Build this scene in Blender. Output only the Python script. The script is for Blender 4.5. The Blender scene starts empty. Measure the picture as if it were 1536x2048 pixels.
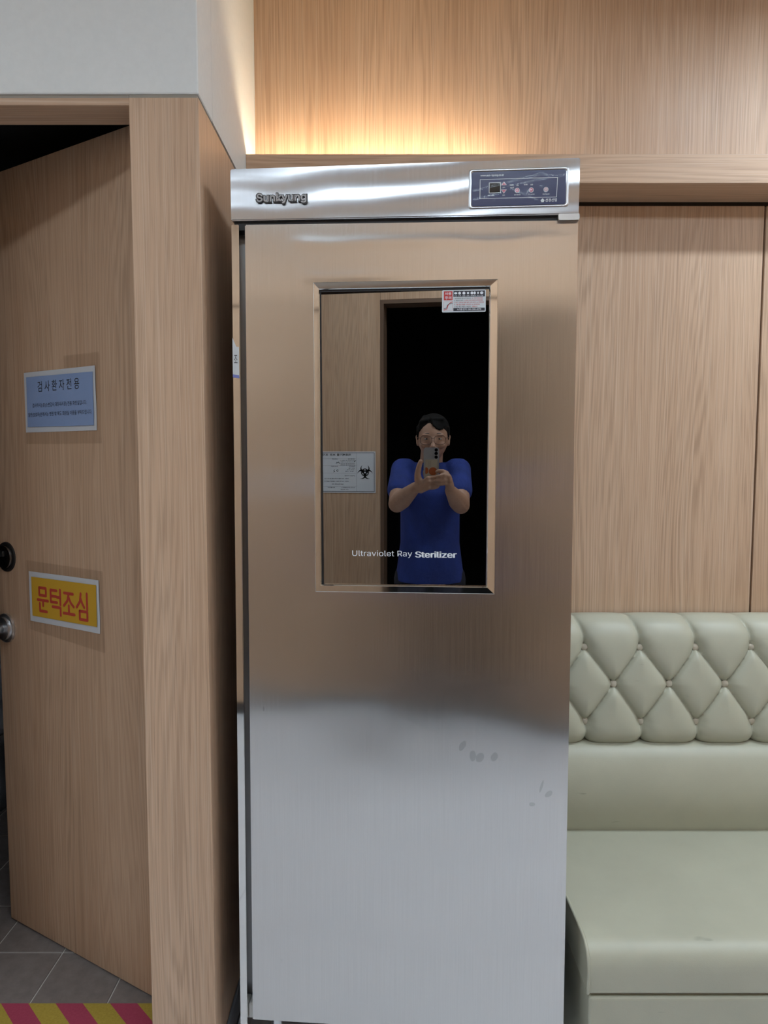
import bpy, bmesh, math, random
import numpy as np
from mathutils import Vector, Matrix
random.seed(7)
rng = np.random.default_rng(7)
SC = bpy.context.scene
COL = SC.collection
R = math.radians

# ------------------------------------------------------------------ camera, world, exposure
EYE = 1.51                                   # lens height of the phone that takes the picture
cam_d = bpy.data.cameras.new('camera')
cam = bpy.data.objects.new('camera', cam_d); COL.objects.link(cam)
cam_d.sensor_fit = 'VERTICAL'; cam_d.sensor_height = 24.0
cam_d.lens = 24.0*1400/2048
cam_d.clip_start = 0.05
cam.location = (0, 0, EYE); cam.rotation_euler = (R(90-4.2), 0, 0)
SC.camera = cam
wd = bpy.data.worlds.new('world'); SC.world = wd; wd.use_nodes = True
wd.node_tree.nodes['Background'].inputs[0].default_value = (.8, .9, 1, 1)
wd.node_tree.nodes['Background'].inputs[1].default_value = 0.05
vs = SC.view_settings
vs.view_transform = 'Standard'; vs.look = 'None'; vs.gamma = 1; vs.use_curve_mapping = False
vs.exposure = -0.06
PANEL_POWER = 18.0          # ceiling light panels (radiance of the diffuser)
SPOT_POWER = 74.0          # small downlight over the bench
COVE_POWER = 57.0          # warm strip in the ledge
COOL = (0.80, 0.95, 1.08); WARM = (1.0, 0.85, 0.60)
CEIL = 3.0
PANELS = [(-2.05, -.12), (.25, -.10), (2.05, .15)]

# ------------------------------------------------------------------ material helpers
MATS = {}
def srgb(r, g, b):
    f = lambda c: (c/255/12.92) if c/255 <= .04045 else ((c/255+.055)/1.055)**2.4
    return (f(r), f(g), f(b), 1)
def base_mat(name, col, rough=.5, metal=0., spec=.5, emit=None):
    if name in MATS: return MATS[name]
    m = bpy.data.materials.new(name); m.use_nodes = True
    b = m.node_tree.nodes['Principled BSDF']
    b.inputs['Base Color'].default_value = (*col[:3], 1)
    b.inputs['Roughness'].default_value = rough
    b.inputs['Metallic'].default_value = metal
    b.inputs['Specular IOR Level'].default_value = spec
    if emit:
        b.inputs['Emission Color'].default_value = (*col[:3], 1); b.inputs['Emission Strength'].default_value = emit
    MATS[name] = m
    return m
class NT:
    def __init__(s, m): s.m = m; s.t = m.node_tree; s.b = s.t.nodes['Principled BSDF']
    def n(s, typ, **kw):
        nd = s.t.nodes.new(typ)
        for k, v in kw.items():
            if k.startswith('i_'): nd.inputs[k[2:].replace('_', ' ')].default_value = v
            else: setattr(nd, k, v)
        return nd
    def l(s, a, b): s.t.links.new(a, b)
    def math(s, op, a, b=None, c=None):
        nd = s.t.nodes.new('ShaderNodeMath'); nd.operation = op
        for i, v in enumerate((a, b, c)):
            if v is None: continue
            if isinstance(v, (int, float)): nd.inputs[i].default_value = v
            else: s.l(v, nd.inputs[i])
        return nd.outputs[0]
    def noise(s, vec, scale, detail=2, rough=.5, dist=0):
        nd = s.n('ShaderNodeTexNoise'); s.l(vec, nd.inputs['Vector'])
        nd.inputs['Scale'].default_value = scale; nd.inputs['Detail'].default_value = detail
        nd.inputs['Roughness'].default_value = rough; nd.inputs['Distortion'].default_value = dist
        return nd.outputs[0]
    def mapped(s, scale, loc=(0, 0, 0), rot=(0, 0, 0), coord='Object'):
        tc = s.n('ShaderNodeTexCoord'); mp = s.n('ShaderNodeMapping')
        mp.inputs['Scale'].default_value = scale; mp.inputs['Location'].default_value = loc; mp.inputs['Rotation'].default_value = rot
        s.l(tc.outputs[coord], mp.inputs['Vector']); return mp.outputs[0]
    def ramp(s, fac, pts):
        nd = s.n('ShaderNodeValToRGB'); e = nd.color_ramp.elements
        while len(e) < len(pts): e.new(.5)
        for el, (p, c) in zip(e, pts):
            el.position = p; el.color = c if len(c) == 4 else (*c, 1)
        s.l(fac, nd.inputs[0]); return nd.outputs[0]
    def mix(s, fac, a, b, mode='MIX'):
        nd = s.n('ShaderNodeMix', data_type='RGBA', blend_type=mode)
        for k, v in ((0, fac), (6, a), (7, b)):
            if isinstance(v, (int, float)): nd.inputs[k].default_value = v
            elif isinstance(v, tuple): nd.inputs[k].default_value = v if len(v) == 4 else (*v, 1)
            else: s.l(v, nd.inputs[k])
        return nd.outputs[2]
    def bump(s, height, strength=.2, dist=.01):
        nd = s.n('ShaderNodeBump'); nd.inputs['Strength'].default_value = strength; nd.inputs['Distance'].default_value = dist
        s.l(height, nd.inputs['Height']); s.l(nd.outputs[0], s.b.inputs['Normal'])

def wood(name, along='z', seed=0.0, tint=(1, 1, 1), rough=.42):
    if name in MATS: return MATS[name]
    m = base_mat(name, (.5, .33, .2), rough); k = NT(m); k.b.inputs['Specular IOR Level'].default_value = .35
    def st(f): return k.mapped({'z': (1, 1, f), 'x': (f, 1, 1)}[along], (seed*3.1+.5, seed*1.7, seed*.9))
    tc = k.n('ShaderNodeTexCoord'); sx = k.n('ShaderNodeSeparateXYZ'); k.l(tc.outputs['Object'], sx.inputs[0])
    across = k.math('ADD', sx.outputs[0 if along == 'z' else 2], sx.outputs[1])
    tone = k.noise(st(.05), 6, 2, .5)                                # broad bands of veneer
    warp = k.noise(st(.16), 3.4, 1.5, .45)                           # pulls the year rings into cathedral arches
    g = k.math('ADD', k.math('MULTIPLY', across, 58.0), k.math('MULTIPLY', warp, 22.0))
    g2 = k.math('ADD', g, k.math('ADD', k.math('MULTIPLY', k.noise(st(.012), 90, 1, .5), 1.3), k.math('MULTIPLY', k.noise(st(.03), 17, 2, .5), 5.5)))
    ring = k.math('POWER', k.math('ABSOLUTE', k.math('SINE', k.math('MULTIPLY', g2, math.pi))), 2.5)
    line = k.math('SUBTRACT', 1, ring)
    vary = k.noise(st(.05), 11, 3, .6)
    line = k.math('MULTIPLY', k.math('POWER', line, 2.0), k.math('MULTIPLY', k.math('POWER', vary, 2.0), 1.45))
    fine = k.noise(st(.006), 340, 2, .55)                            # fine straight streaks
    pores = k.noise(st(.012), 520, 1, .5)
    t = tint
    c0 = (.61*t[0], .420*t[1], .288*t[2]); c1 = (.53*t[0], .349*t[1], .230*t[2])
    col = k.ramp(tone, [(.35, c1), (.65, c0)])
    col = k.mix(line, col, (.37*t[0], .24*t[1], .155*t[2]))
    col = k.mix(k.math('MULTIPLY', k.math('MAXIMUM', k.math('SUBTRACT', fine, .5), 0), 2.4), col, (.70*t[0], .54*t[1], .41*t[2]))
    pr = k.math('MULTIPLY', k.math('MAXIMUM', k.math('SUBTRACT', pores, .55), 0), 2.4)
    col = k.mix(pr, col, (.30*t[0], .19*t[1], .125*t[2]))
    k.l(col, k.b.inputs['Base Color'])
    k.bump(k.math('ADD', fine, pores), .05, .002)
    return m

def steel(name, col=(.60, .58, .56), rough=.20, aniso=1.0, wave=.0005, smudges=False, creases=(), ripple=0.0):
    if name in MATS: return MATS[name]
    m = base_mat(name, col, rough, 1.0); k = NT(m)
    k.b.inputs['Anisotropic'].default_value = aniso
    tg = k.n('ShaderNodeTangent', direction_type='UV_MAP', uv_map='UVMap'); k.l(tg.outputs[0], k.b.inputs['Tangent'])
    v = k.mapped((1, 1, .012))
    br = k.noise(v, 420, 2, .6)
    c = k.ramp(br, [(.3, tuple(x*.965 for x in col)), (.7, tuple(min(1, x*1.03) for x in col))])
    if smudges:
        tc = k.n('ShaderNodeTexCoord'); sx = k.n('ShaderNodeSeparateXYZ'); k.l(tc.outputs['Object'], sx.inputs[0])
        wob = k.noise(k.mapped((1, 1, 1)), 60, 2)
        mask = None
        for (u, z, a, b, an) in smudges:
            ca, sa = math.cos(an), math.sin(an)
            du = k.math('SUBTRACT', sx.outputs[0], u); dz = k.math('SUBTRACT', sx.outputs[2], z)
            p = k.math('DIVIDE', k.math('ADD', k.math('MULTIPLY', du, ca), k.math('MULTIPLY', dz, sa)), a)
            q = k.math('DIVIDE', k.math('SUBTRACT', k.math('MULTIPLY', dz, ca), k.math('MULTIPLY', du, sa)), b)
            r2 = k.math('ADD', k.math('MULTIPLY', p, p), k.math('MULTIPLY', q, q))
            r2 = k.math('ADD', r2, k.math('MULTIPLY', k.math('SUBTRACT', wob, .5), 1.2))
            f = k.math('SUBTRACT', 1.15, r2); f = k.math('MINIMUM', k.math('MAXIMUM', k.math('MULTIPLY', f, 3), 0), 1)
            mask = f if mask is None else k.math('MAXIMUM', mask, f)
        sp = k.noise(k.mapped((1, 1, .35)), 34, 3, .6)                 # drip flecks low on the door
        low = k.math('MINIMUM', k.math('MAXIMUM', k.math('MULTIPLY', k.math('SUBTRACT', .75, sx.outputs[2]), 4), 0), 1)
        fl = k.math('MULTIPLY', k.math('MULTIPLY', k.math('MAXIMUM', k.math('SUBTRACT', sp, .70), 0), 9), low)
        mask = k.math('MAXIMUM', mask, k.math('MINIMUM', fl, .8))
        c = k.mix(k.math('MULTIPLY', mask, .30), c, (.22, .22, .21))
    k.l(c, k.b.inputs['Base Color'])
    k.l(k.math('ADD', k.math('MULTIPLY', br, .06), rough-.03), k.b.inputs['Roughness'])
    if wave:
        h = k.math('MULTIPLY', k.noise(k.mapped((.8, 1, 1)), 3.2, 1, .4), wave*14)
        tc = k.n('ShaderNodeTexCoord'); sx = k.n('ShaderNodeSeparateXYZ'); k.l(tc.outputs['Object'], sx.inputs[0])
        wob = k.noise(k.mapped((1, 0, 0)), 3.5, 1, .4)
        for zc, amp, wid, x0, x1, sway in creases:                     # shallow dents pressed into the sheet
            zz_ = k.math('SUBTRACT', k.math('SUBTRACT', sx.outputs[2], zc), k.math('MULTIPLY', k.math('SUBTRACT', wob, .5), sway))
            q = k.math('DIVIDE', zz_, wid)
            e = k.math('MULTIPLY', k.math('EXPONENT', k.math('MULTIPLY', k.math('MULTIPLY', q, q), -1)), amp)
            e = k.math('MULTIPLY', e, k.math('MINIMUM', k.math('MAXIMUM', k.math('DIVIDE', k.math('SUBTRACT', sx.outputs[0], x0), .05), 0), 1))
            e = k.math('MULTIPLY', e, k.math('MINIMUM', k.math('MAXIMUM', k.math('DIVIDE', k.math('SUBTRACT', x1, sx.outputs[0]), .15), 0), 1))
            h = k.math('ADD', h, e)
        if ripple:
            ph = k.math('ADD', k.math('MULTIPLY', sx.outputs[2], 95), k.math('ADD', k.math('MULTIPLY', sx.outputs[0], -4.5), k.math('MULTIPLY', wob, 7)))
            h = k.math('ADD', h, k.math('MULTIPLY', k.math('SINE', ph), ripple))
        k.bump(h, 1.0, 1.0)
    return m

def leather(name, col):
    if name in MATS: return MATS[name]
    m = base_mat(name, col, .42); k = NT(m); k.b.inputs['Specular IOR Level'].default_value = .45
    v = k.mapped((1, 1, 1))
    dirt = k.noise(v, 5, 4, .6)
    c = k.ramp(dirt, [(.3, tuple(x*.90 for x in col)), (.7, col)])
    scr = k.noise(k.mapped((1, 1, 9), rot=(0, .15, 0)), 9, 2, .5)      # a few dark scuffs
    sm = k.math('MINIMUM', k.math('MULTIPLY', k.math('MAXIMUM', k.math('SUBTRACT', scr, .735), 0), 9), .45)
    c = k.mix(sm, c, (.16, .155, .12))
    k.l(c, k.b.inputs['Base Color'])
    k.bump(k.noise(v, 420, 2, .6), .10, .002)
    return m

def fabric(name, col, scale=40):
    if name in MATS: return MATS[name]
    m = base_mat(name, col, .85); k = NT(m)
    v = k.mapped((1, 1, .6))
    c = k.ramp(k.noise(v, 14, 3), [(.3, tuple(x*.8 for x in col)), (.7, tuple(x*1.15 for x in col))])
    k.l(c, k.b.inputs['Base Color'])
    k.bump(k.math('ADD', k.math('MULTIPLY', k.noise(v, 11, 3, .5, .8), 1.0), k.math('MULTIPLY', k.noise(v, scale*10, 1), .1)), .5, .02)
    return m
def mottled(name, c0, c1, scale=8, rough=.5, bump=.0, spec=.5):
    if name in MATS: return MATS[name]
    m = base_mat(name, c0, rough, spec=spec); k = NT(m); v = k.mapped((1, 1, 1))
    n = k.noise(v, scale, 5, .6); k.l(k.ramp(n, [(.3, c0), (.7, c1)]), k.b.inputs['Base Color'])
    if bump: k.bump(k.noise(v, scale*12, 3), bump, .003)
    return m

W_V = wood('oak_veneer_upright', 'z', 0.0)
W_LEAF = wood('oak_veneer_door', 'z', 2.0, (.84, .81, .78))
W_H = wood('oak_veneer_lengthwise', 'x', 1.0, (.97, .97, .98))
W_FRONT = wood('oak_veneer_far_wall', 'z', 5.0, (1.12, 1.13, 1.12))
M_WHITE = mottled('white_emulsion', (.72, .73, .72), (.75, .76, .75), 60, .7, .04)
M_REVEAL = base_mat('grey_filler', (.33, .30, .26), .8)
M_GAP = base_mat('dark_joint', (.028, .016, .010), .8)
M_DARK = base_mat('unlit_room_shade', (.05, .047, .047), .8)  # darkness of the unlit toilet put into the wall colour
M_FLOOR = mottled('pale_vinyl', (.66, .69, .74), (.71, .74, .79), 3, .42)
M_STEEL = steel('brushed_steel', (.70, .675, .65), smudges=[(.064, .855, .013, .0065, 1.1), (.088, .832, .0075, .0125, 0), (.104, .829, .0085, .012, -.5), (.137, .831, .0075, .0115, -.5), (.262, .748, .010, .006, .7), (.224, .722, .007, .005, 0), (.245, .765, .016, .003, 1.3), (-.40, .93, .002, .006, 0)], creases=[(1.992, .00062, .013, -.34, .31, .07), (1.918, .00062, .012, -.32, -.02, .04)])
M_STEEL_H = steel('brushed_steel_header', (.54, .535, .545), .23, .95, .0008, ripple=.00042)
M_POL = base_mat('polished_steel', (.80, .78, .75), .05, 1.0)
M_POLF = base_mat('polished_edge', (.80, .80, .80), .18, 1.0)
M_SIDE = base_mat('dull_steel', (.30, .30, .31), .38, 1.0)
M_MIRROR = base_mat('smoked_mirror_glass', (.40, .39, .375), .0, 1.0)
M_BLACK = base_mat('gap_shade_black', (.012, .011, .013), .55)  # black that paints the shade in narrow gaps
M_INK = base_mat('black_ink', (.02, .02, .022), .6)
M_WINK = base_mat('white_ink', (.80, .84, .90), .5)
M_LEATHER = leather('cream_leatherette', (.49, .485, .38))
M_BTN = base_mat('aged_button_cover', (.50, .45, .36), .45)

# ------------------------------------------------------------------ mesh helpers
def link(name, me, parent=None, loc=(0, 0, 0), rot=(0, 0, 0)):
    o = bpy.data.objects.new(name, me); COL.objects.link(o)
    o.location = loc; o.rotation_euler = rot
    if parent is not None: o.parent = parent
    return o
def finish(name, bm, mats, parent=None, loc=(0, 0, 0), rot=(0, 0, 0), smooth=False, uv=False):
    me = bpy.data.meshes.new(name)
    if uv:
        l = bm.loops.layers.uv.new('UVMap')
        for f in bm.faces:
            for lp in f.loops: lp[l].uv = (lp.vert.co.x+lp.vert.co.y*.37, lp.vert.co.z)
    bm.to_mesh(me); bm.free()
    for m in (mats if isinstance(mats, (list, tuple)) else [mats]): me.materials.append(m)
    if smooth:
        for p in me.polygons: p.use_smooth = True
    return link(name, me, parent, loc, rot)
def bx(bm, x0, x1, y0, y1, z0, z1, bev=0, seg=2, mi=0):
    vs_ = [bm.verts.new(p) for p in ((x0, y0, z0), (x1, y0, z0), (x1, y1, z0), (x0, y1, z0), (x0, y0, z1), (x1, y0, z1), (x1, y1, z1), (x0, y1, z1))]
    fs = [bm.faces.new([vs_[i] for i in q]) for q in ((3, 2, 1, 0), (4, 5, 6, 7), (0, 1, 5, 4), (1, 2, 6, 5), (2, 3, 7, 6), (3, 0, 4, 7))]
    for f in fs: f.material_index = mi
    if bev:
        es = set(e for f in fs for e in f.edges)
        r = bmesh.ops.bevel(bm, geom=list(es), offset=bev, segments=seg, affect='EDGES', profile=.5)
        for f in r['faces']: f.material_index = mi
    return fs
def box(name, x0, x1, y0, y1, z0, z1, mat, parent=None, bev=0, seg=2, **kw):
    bm = bmesh.new(); bx(bm, x0, x1, y0, y1, z0, z1, bev, seg)
    return finish(name, bm, mat, parent, **kw)
def prism(bm, pts, y0, y1, mi=0):
    """outline in (x,z) given as a list, pulled from y0 (front) to y1"""
    a = [bm.verts.new((x, y0, z)) for x, z in pts]; b = [bm.verts.new((x, y1, z)) for x, z in pts]
    n = len(pts); fs = [bm.faces.new(a), bm.faces.new(b[::-1])]
    for i in range(n): fs.append(bm.faces.new((a[i], b[i], b[(i+1) % n], a[(i+1) % n])))
    for f in fs: f.material_index = mi
    return fs
def rrect(x0, x1, z0, z1, r, n=5):
    out = []
    for cx, cz, a0 in ((x1-r, z1-r, 0), (x0+r, z1-r, 90), (x0+r, z0+r, 180), (x1-r, z0+r, 270)):
        for i in range(n+1):
            t = R(a0+90*i/n); out.append((cx+r*math.cos(t), cz+r*math.sin(t)))
    return out
def circ(cx, cz, r, n=24, rz=None):
    return [(cx+r*math.cos(2*math.pi*i/n), cz+(rz or r)*math.sin(2*math.pi*i/n)) for i in range(n)]
def flat(bm, pts, y, mi=0, flip=False):
    f = bm.faces.new([bm.verts.new((x, y, z)) for x, z in pts]); f.material_index = mi
    return f
def ribbon(bm, pts, w, y, closed=False, mi=0):
    """round-ended stroke of width w along the (x,z) points"""
    P = list(pts)+([pts[0]] if closed else [])
    for (ax, az), (cx, cz) in zip(P, P[1:]):
        L = math.hypot(cx-ax, cz-az) or 1e-6; nx, nz = -(cz-az)/L*w/2, (cx-ax)/L*w/2
        flat(bm, [(ax+nx, az+nz), (ax-nx, az-nz), (cx-nx, cz-nz), (cx+nx, cz+nz)], y, mi)
    for (ax, az) in P: flat(bm, circ(ax, az, w/2, 10), y-.00001, mi)
def tube(bm, pts, rad, seg=10, cap=True, mi=0):
    P = [Vector(p) for p in pts]; n = len(P); rings = []
    rr = rad if isinstance(rad, (list, tuple)) else [rad]*n
    up = None
    for i in range(n):
        d = (P[min(i+1, n-1)]-P[max(i-1, 0)]).normalized()
        if up is None: up = d.orthogonal().normalized()
        up = (up-d*up.dot(d)).normalized(); s = d.cross(up)
        rings.append([bm.verts.new(P[i]+(up*math.cos(2*math.pi*j/seg)+s*math.sin(2*math.pi*j/seg))*rr[i]) for j in range(seg)])
    for a, b in zip(rings, rings[1:]):
        for j in range(seg):
            f = bm.faces.new((a[j], a[(j+1) % seg], b[(j+1) % seg], b[j])); f.material_index = mi
    if cap: bm.faces.new(rings[0][::-1]).material_index = mi; bm.faces.new(rings[-1]).material_index = mi
def ball(bm, c, r, u=14, v=10, mi=0):
    rx, ry, rz = r if isinstance(r, (tuple, list)) else (r, r, r)
    g = bmesh.ops.create_uvsphere(bm, u_segments=u, v_segments=v, radius=1)
    for vt in g['verts']:
        vt.co = Vector((c[0]+vt.co.x*rx, c[1]+vt.co.y*ry, c[2]+vt.co.z*rz))
        for f in vt.link_faces: f.material_index = mi
    return g['verts']
def limb(bm, pts, rad, seg=12):
    """closed pieces that the voxel remesh joins into one tapering limb"""
    tube(bm, pts, rad, seg)
    for p, r in zip(pts, rad): ball(bm, p, r, 12, 8)
def lathe(bm, prof, c, axis='y', seg=32, mi=0, cap=True):
    rings = []
    for r, d in prof:
        ring = []
        for j in range(seg):
            a = 2*math.pi*j/seg
            p = (r*math.cos(a), d, r*math.sin(a)) if axis == 'y' else (r*math.cos(a), r*math.sin(a), d)
            ring.append(bm.verts.new((c[0]+p[0], c[1]+p[1], c[2]+p[2])))
        rings.append(ring)
    for a, b in zip(rings, rings[1:]):
        for j in range(seg): bm.faces.new((a[j], a[(j+1) % seg], b[(j+1) % seg], b[j])).material_index = mi
    if cap:
        bm.faces.new(rings[0]).material_index = mi; bm.faces.new(rings[-1][::-1]).material_index = mi
def smooth_by_angle(o, ang=35):
    for p in o.data.polygons: p.use_smooth = True
    o.data.set_sharp_from_angle(angle=R(ang))

try:
    import os
    SANS = bpy.data.fonts.load(os.path.join(bpy.utils.system_resource('DATAFILES', path='fonts'), 'Inter.woff2'))
except Exception:
    SANS = None                                          # Blender's built-in letters
def glyphs(body, width=None, height=None, weight=0.0, align='LEFT', track=1.0):
    """letters as (verts2d, faces), scaled to the given width and/or cap height, origin at the lower left"""
    c = bpy.data.curves.new('letters', 'FONT'); c.body = body; c.size = 1; c.resolution_u = 3; c.offset = weight; c.space_character = track
    c.fill_mode = 'FRONT'
    if SANS and body.isascii(): c.font = SANS
    o = bpy.data.objects.new('letters', c); COL.objects.link(o)
    me = bpy.data.meshes.new_from_object(o.evaluated_get(bpy.context.evaluated_depsgraph_get()))
    v = np.array([w.co[:2] for w in me.vertices]); f = [tuple(p.vertices) for p in me.polygons]
    bpy.data.objects.remove(o); bpy.data.curves.remove(c); bpy.data.meshes.remove(me)
    v -= v.min(0); s = v.max(0)
    sx = width/s[0] if width else height/s[1]
    sy = height/s[1] if height else sx
    return v*np.array([sx, sy]), f
def write(bm, body, x, z, y, width=None, height=None, weight=0., mi=0, center=False, mirror=1, track=1.0):
    v, f = glyphs(body, width, height, weight, track=track)
    if center: x -= v[:, 0].max()/2*mirror
    vv = [bm.verts.new((x+mirror*p[0], y, z+p[1])) for p in v]
    for q in f:
        try: bm.faces.new([vv[i] for i in q]).material_index = mi
        except ValueError: pass
def empty(name, label, cat, loc=(0, 0, 0), rz=0, group=None):
    o = link(name, None, None, loc, (0, 0, rz)); o.empty_display_size = .1
    return tag(o, label, cat, group)
def tag(o, label=None, cat=None, group=None, kind=None):
    if label: o['label'] = label
    if cat: o['category'] = cat
    if group: o['group'] = group
    if kind: o['kind'] = kind
    return o
def struct(o, label, cat):
    return tag(o, label, cat, kind='structure')

# ------------------------------------------------------------------ the room
XL, XR, YB, YF = -2.7, 2.7, 2.257, -.77
SX = -.402                                    # face of the short return wall left of the cabinet
JF = 1.577                                    # face of the partition with the toilet door
fl = struct(box('floor', XL, XR, -.9, YB+.1, -.05, -.0012, base_mat('floor_joint', (.16, .17, .19), .7)), 'pale blue grey vinyl tile floor of the waiting area', 'floor')
ft = None
for i in range(10):
    for j in range(6):
        if ft is None:
            bm = bmesh.new(); bx(bm, .001, .599, .001, .599, -.004, 0); o = finish('tile', bm, M_FLOOR, fl); ft = o.data
        else: o = link('tile', ft, fl)
        o.location = (-3.0+.6*i, -1.33+.6*j, 0)
struct(box('ceiling', XL, XR, -.9, YB+.1, CEIL, CEIL+.05, M_WHITE), 'white painted ceiling above the waiting area', 'ceiling')
# back wall: dark backing, upper veneer sheet, lower panels with open joints
wb = struct(box('wall_back', -.56, XR, YB+.012, YB+.1, 0, CEIL, M_GAP), 'oak veneer wall behind the cabinet and the bench', 'wall')
box('upper_panel', SX, XR, YB, YB+.013, 2.34, CEIL, W_V, wb, .001, 1)
for x0, x1 in ((-.40, .30), (.306, 1.193), (1.199, 1.95), (1.956, XR)):
    box('panel', x0, x1, YB, YB+.013, .09, 2.306, W_V, wb, .0015, 1)
struct(box('wall_right', XR, XR+.1, -.9, YB+.1, 0, CEIL, W_V), 'oak veneer wall at the far end past the bench', 'wall')
struct(box('wall_outer', XL-.1, XL, -.9, JF+.13, 0, CEIL, M_WHITE), 'white wall at the other end of the waiting area', 'wall')
# return wall left of the cabinet (oak below, white bulkhead above)
wl = struct(box('wall_left', SX-.151, SX, JF, YB+.02, 0, 2.294, W_V, None, .0012, 1), 'oak veneer pillar and return wall between toilet door and cabinet', 'wall')
box('filler_strip', SX-.151, SX-.004, JF+.004, YB+.02, 2.292, 2.304, M_REVEAL, wl)
_b = bmesh.new(); bx(_b, XL, SX, JF, JF+.128, 2.302, CEIL, .002, 1); bx(_b, -.555, SX, JF+.128, YB+.02, 2.302, CEIL)
bk = struct(finish('bulkhead', _b, M_WHITE), 'white painted bulkhead above the toilet door', 'bulkhead')
box('filler_strip', XL, SX-.152, JF+.005, JF+.08, 2.292, 2.304, M_REVEAL, bk)
box('corner_bead', SX-.001, SX+.0015, YB-.004, YB, 2.40, CEIL, M_WHITE, bk)
bb = struct(box('baseboard_left', SX, SX+.008, JF+.012, YB, .004, .078, base_mat('grey_skirting', (.16, .17, .19), .5), None, .003, 2), 'grey skirting along the foot of the return wall', 'baseboard')
box('skirting_shade', SX, SX+.010, JF+.012, YB, 0, .010, M_BLACK, bb)  # black strip standing in for the shadow under the skirting
# door frame: lintel and left jamb, partition beyond
t1 = struct(box('trim_1', -1.262, SX-.150, JF, JF+.09, 2.278, 2.2935, W_H, None, .001, 1), 'oak lintel over the open toilet door', 'trim')
t2 = struct(box('trim_2', -1.41, -1.262, JF, JF+.128, 0, 2.2935, W_V, None, .001, 1), 'oak jamb on the latch side of the toilet door', 'trim')
box('panel', XL, -1.412, JF, JF+.128, 0, 2.2935, W_V, t2, .001, 1)
# ledge with a trough for the warm strip light
lg = struct(box('trim_3', SX, XR, 2.106, 2.124, 2.317, 2.399, W_H, None, .0012, 1), 'oak ledge running along the back wall above cabinet and bench', 'ledge')
box('soffit_board', SX, XR, 2.124, YB, 2.317, 2.334, W_H, lg)
# toilet room behind the open door
tr = struct(box('toilet_floor', -2.3, -.555, JF+.005, 3.25, 0, .0975, base_mat('pale_grout', (.62, .60, .56), .8), None), 'dark tiled toilet floor raised one step behind the door', 'floor')
M_TILE = mottled('slate_tile', (.185, .158, .148), (.25, .218, .205), 26, .55, .12)
tile_me = None
for i in range(-5, 2):
    for j in range(7):
        if tile_me is None:
            bm = bmesh.new(); bx(bm, .0018, .2002, .0018, .2082, -.008, 0, .0012, 1)
            tl = finish('tile', bm, M_TILE, tr); tile_me = tl.data
        else: tl = link('tile', tile_me, tr)
        tl.location = (-.9235+.202*i, 1.9145+.21*(j-1), .1)
        if j == 0: tl.location.y += .0; 
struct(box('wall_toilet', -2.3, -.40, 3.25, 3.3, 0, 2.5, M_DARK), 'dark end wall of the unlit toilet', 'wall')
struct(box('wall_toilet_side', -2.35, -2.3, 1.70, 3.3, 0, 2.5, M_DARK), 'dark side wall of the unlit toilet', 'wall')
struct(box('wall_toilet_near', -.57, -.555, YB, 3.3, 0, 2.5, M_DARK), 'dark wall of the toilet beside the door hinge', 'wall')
struct(box('ceiling_toilet', -2.3, -.555, JF+.13, 3.3, 2.44, 2.5, base_mat('ceiling_shade', (.018, .017, .018), .8)), 'ceiling of the unlit toilet, coloured black for its shade', 'ceiling')  # ceiling lies in shadow; that shade is painted as black
# far wall behind the photographer, with the doorway to a dark room
DX0, DX1, DZ = -.372, .62, 2.345
wf = struct(box('wall_front', XL, DX0-.0, YF-.12, YF-.012, 0, CEIL, M_GAP), 'oak veneer wall behind the person, seen mirrored in the cabinet', 'wall')
box('backing', DX1, XR, YF-.12, YF-.012, 0, CEIL, M_GAP, wf); box('backing', DX0, DX1, YF-.12, YF-.012, DZ+.02, CEIL, M_GAP, wf)
for x0, x1, z0, z1 in ((XL, -1.32, .07, 2.385), (-1.314, DX0, .07, 2.385), (DX1, 1.6, .07, 2.385), (1.606, XR, .07, 2.385), (DX0+.001, DX1-.001, DZ, 2.385), (XL, -.9, 2.40, CEIL), (-.894, .9, 2.40, CEIL), (.906, XR, 2.40, CEIL)):
    box('panel', x0, x1, YF-.012, YF, z0, z1, W_FRONT, wf, .0015, 1)
M_JAMB = base_mat('brown_door_lining', (.16, .10, .065), .5)
t4 = struct(box('trim_4', DX0, DX0+.02, YF-.13, YF-.002, 0, DZ, M_JAMB), 'brown lining of the doorway behind the person', 'trim')
box('lining', DX1-.02, DX1, YF-.13, YF-.002, 0, DZ, M_JAMB, t4); box('lining', DX0+.02, DX1-.02, YF-.13, YF-.002, DZ-.02, DZ, M_JAMB, t4)
b2 = struct(box('baseboard_front', XL, DX0, YF-.01, YF+.006, 0, .072, base_mat('dark_skirting', (.035, .028, .025), .5)), 'dark skirting below the wall behind the person', 'baseboard')
box('skirting_board', DX1, XR, YF-.01, YF+.006, 0, .072, MATS['dark_skirting'], b2)
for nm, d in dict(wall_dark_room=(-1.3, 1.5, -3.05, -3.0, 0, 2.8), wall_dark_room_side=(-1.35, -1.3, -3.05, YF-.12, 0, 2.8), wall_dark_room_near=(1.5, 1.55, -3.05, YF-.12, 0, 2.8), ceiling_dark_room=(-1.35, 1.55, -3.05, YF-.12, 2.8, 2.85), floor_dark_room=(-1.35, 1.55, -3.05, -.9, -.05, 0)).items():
    struct(box(nm, *d, base_mat('dark_room_shade', (.012, .012, .012), .8)), nm.replace('_', ' ')+' beyond the doorway behind the person', nm.split('_')[0])  # near-black colour stands in for the lack of light in this room

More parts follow.
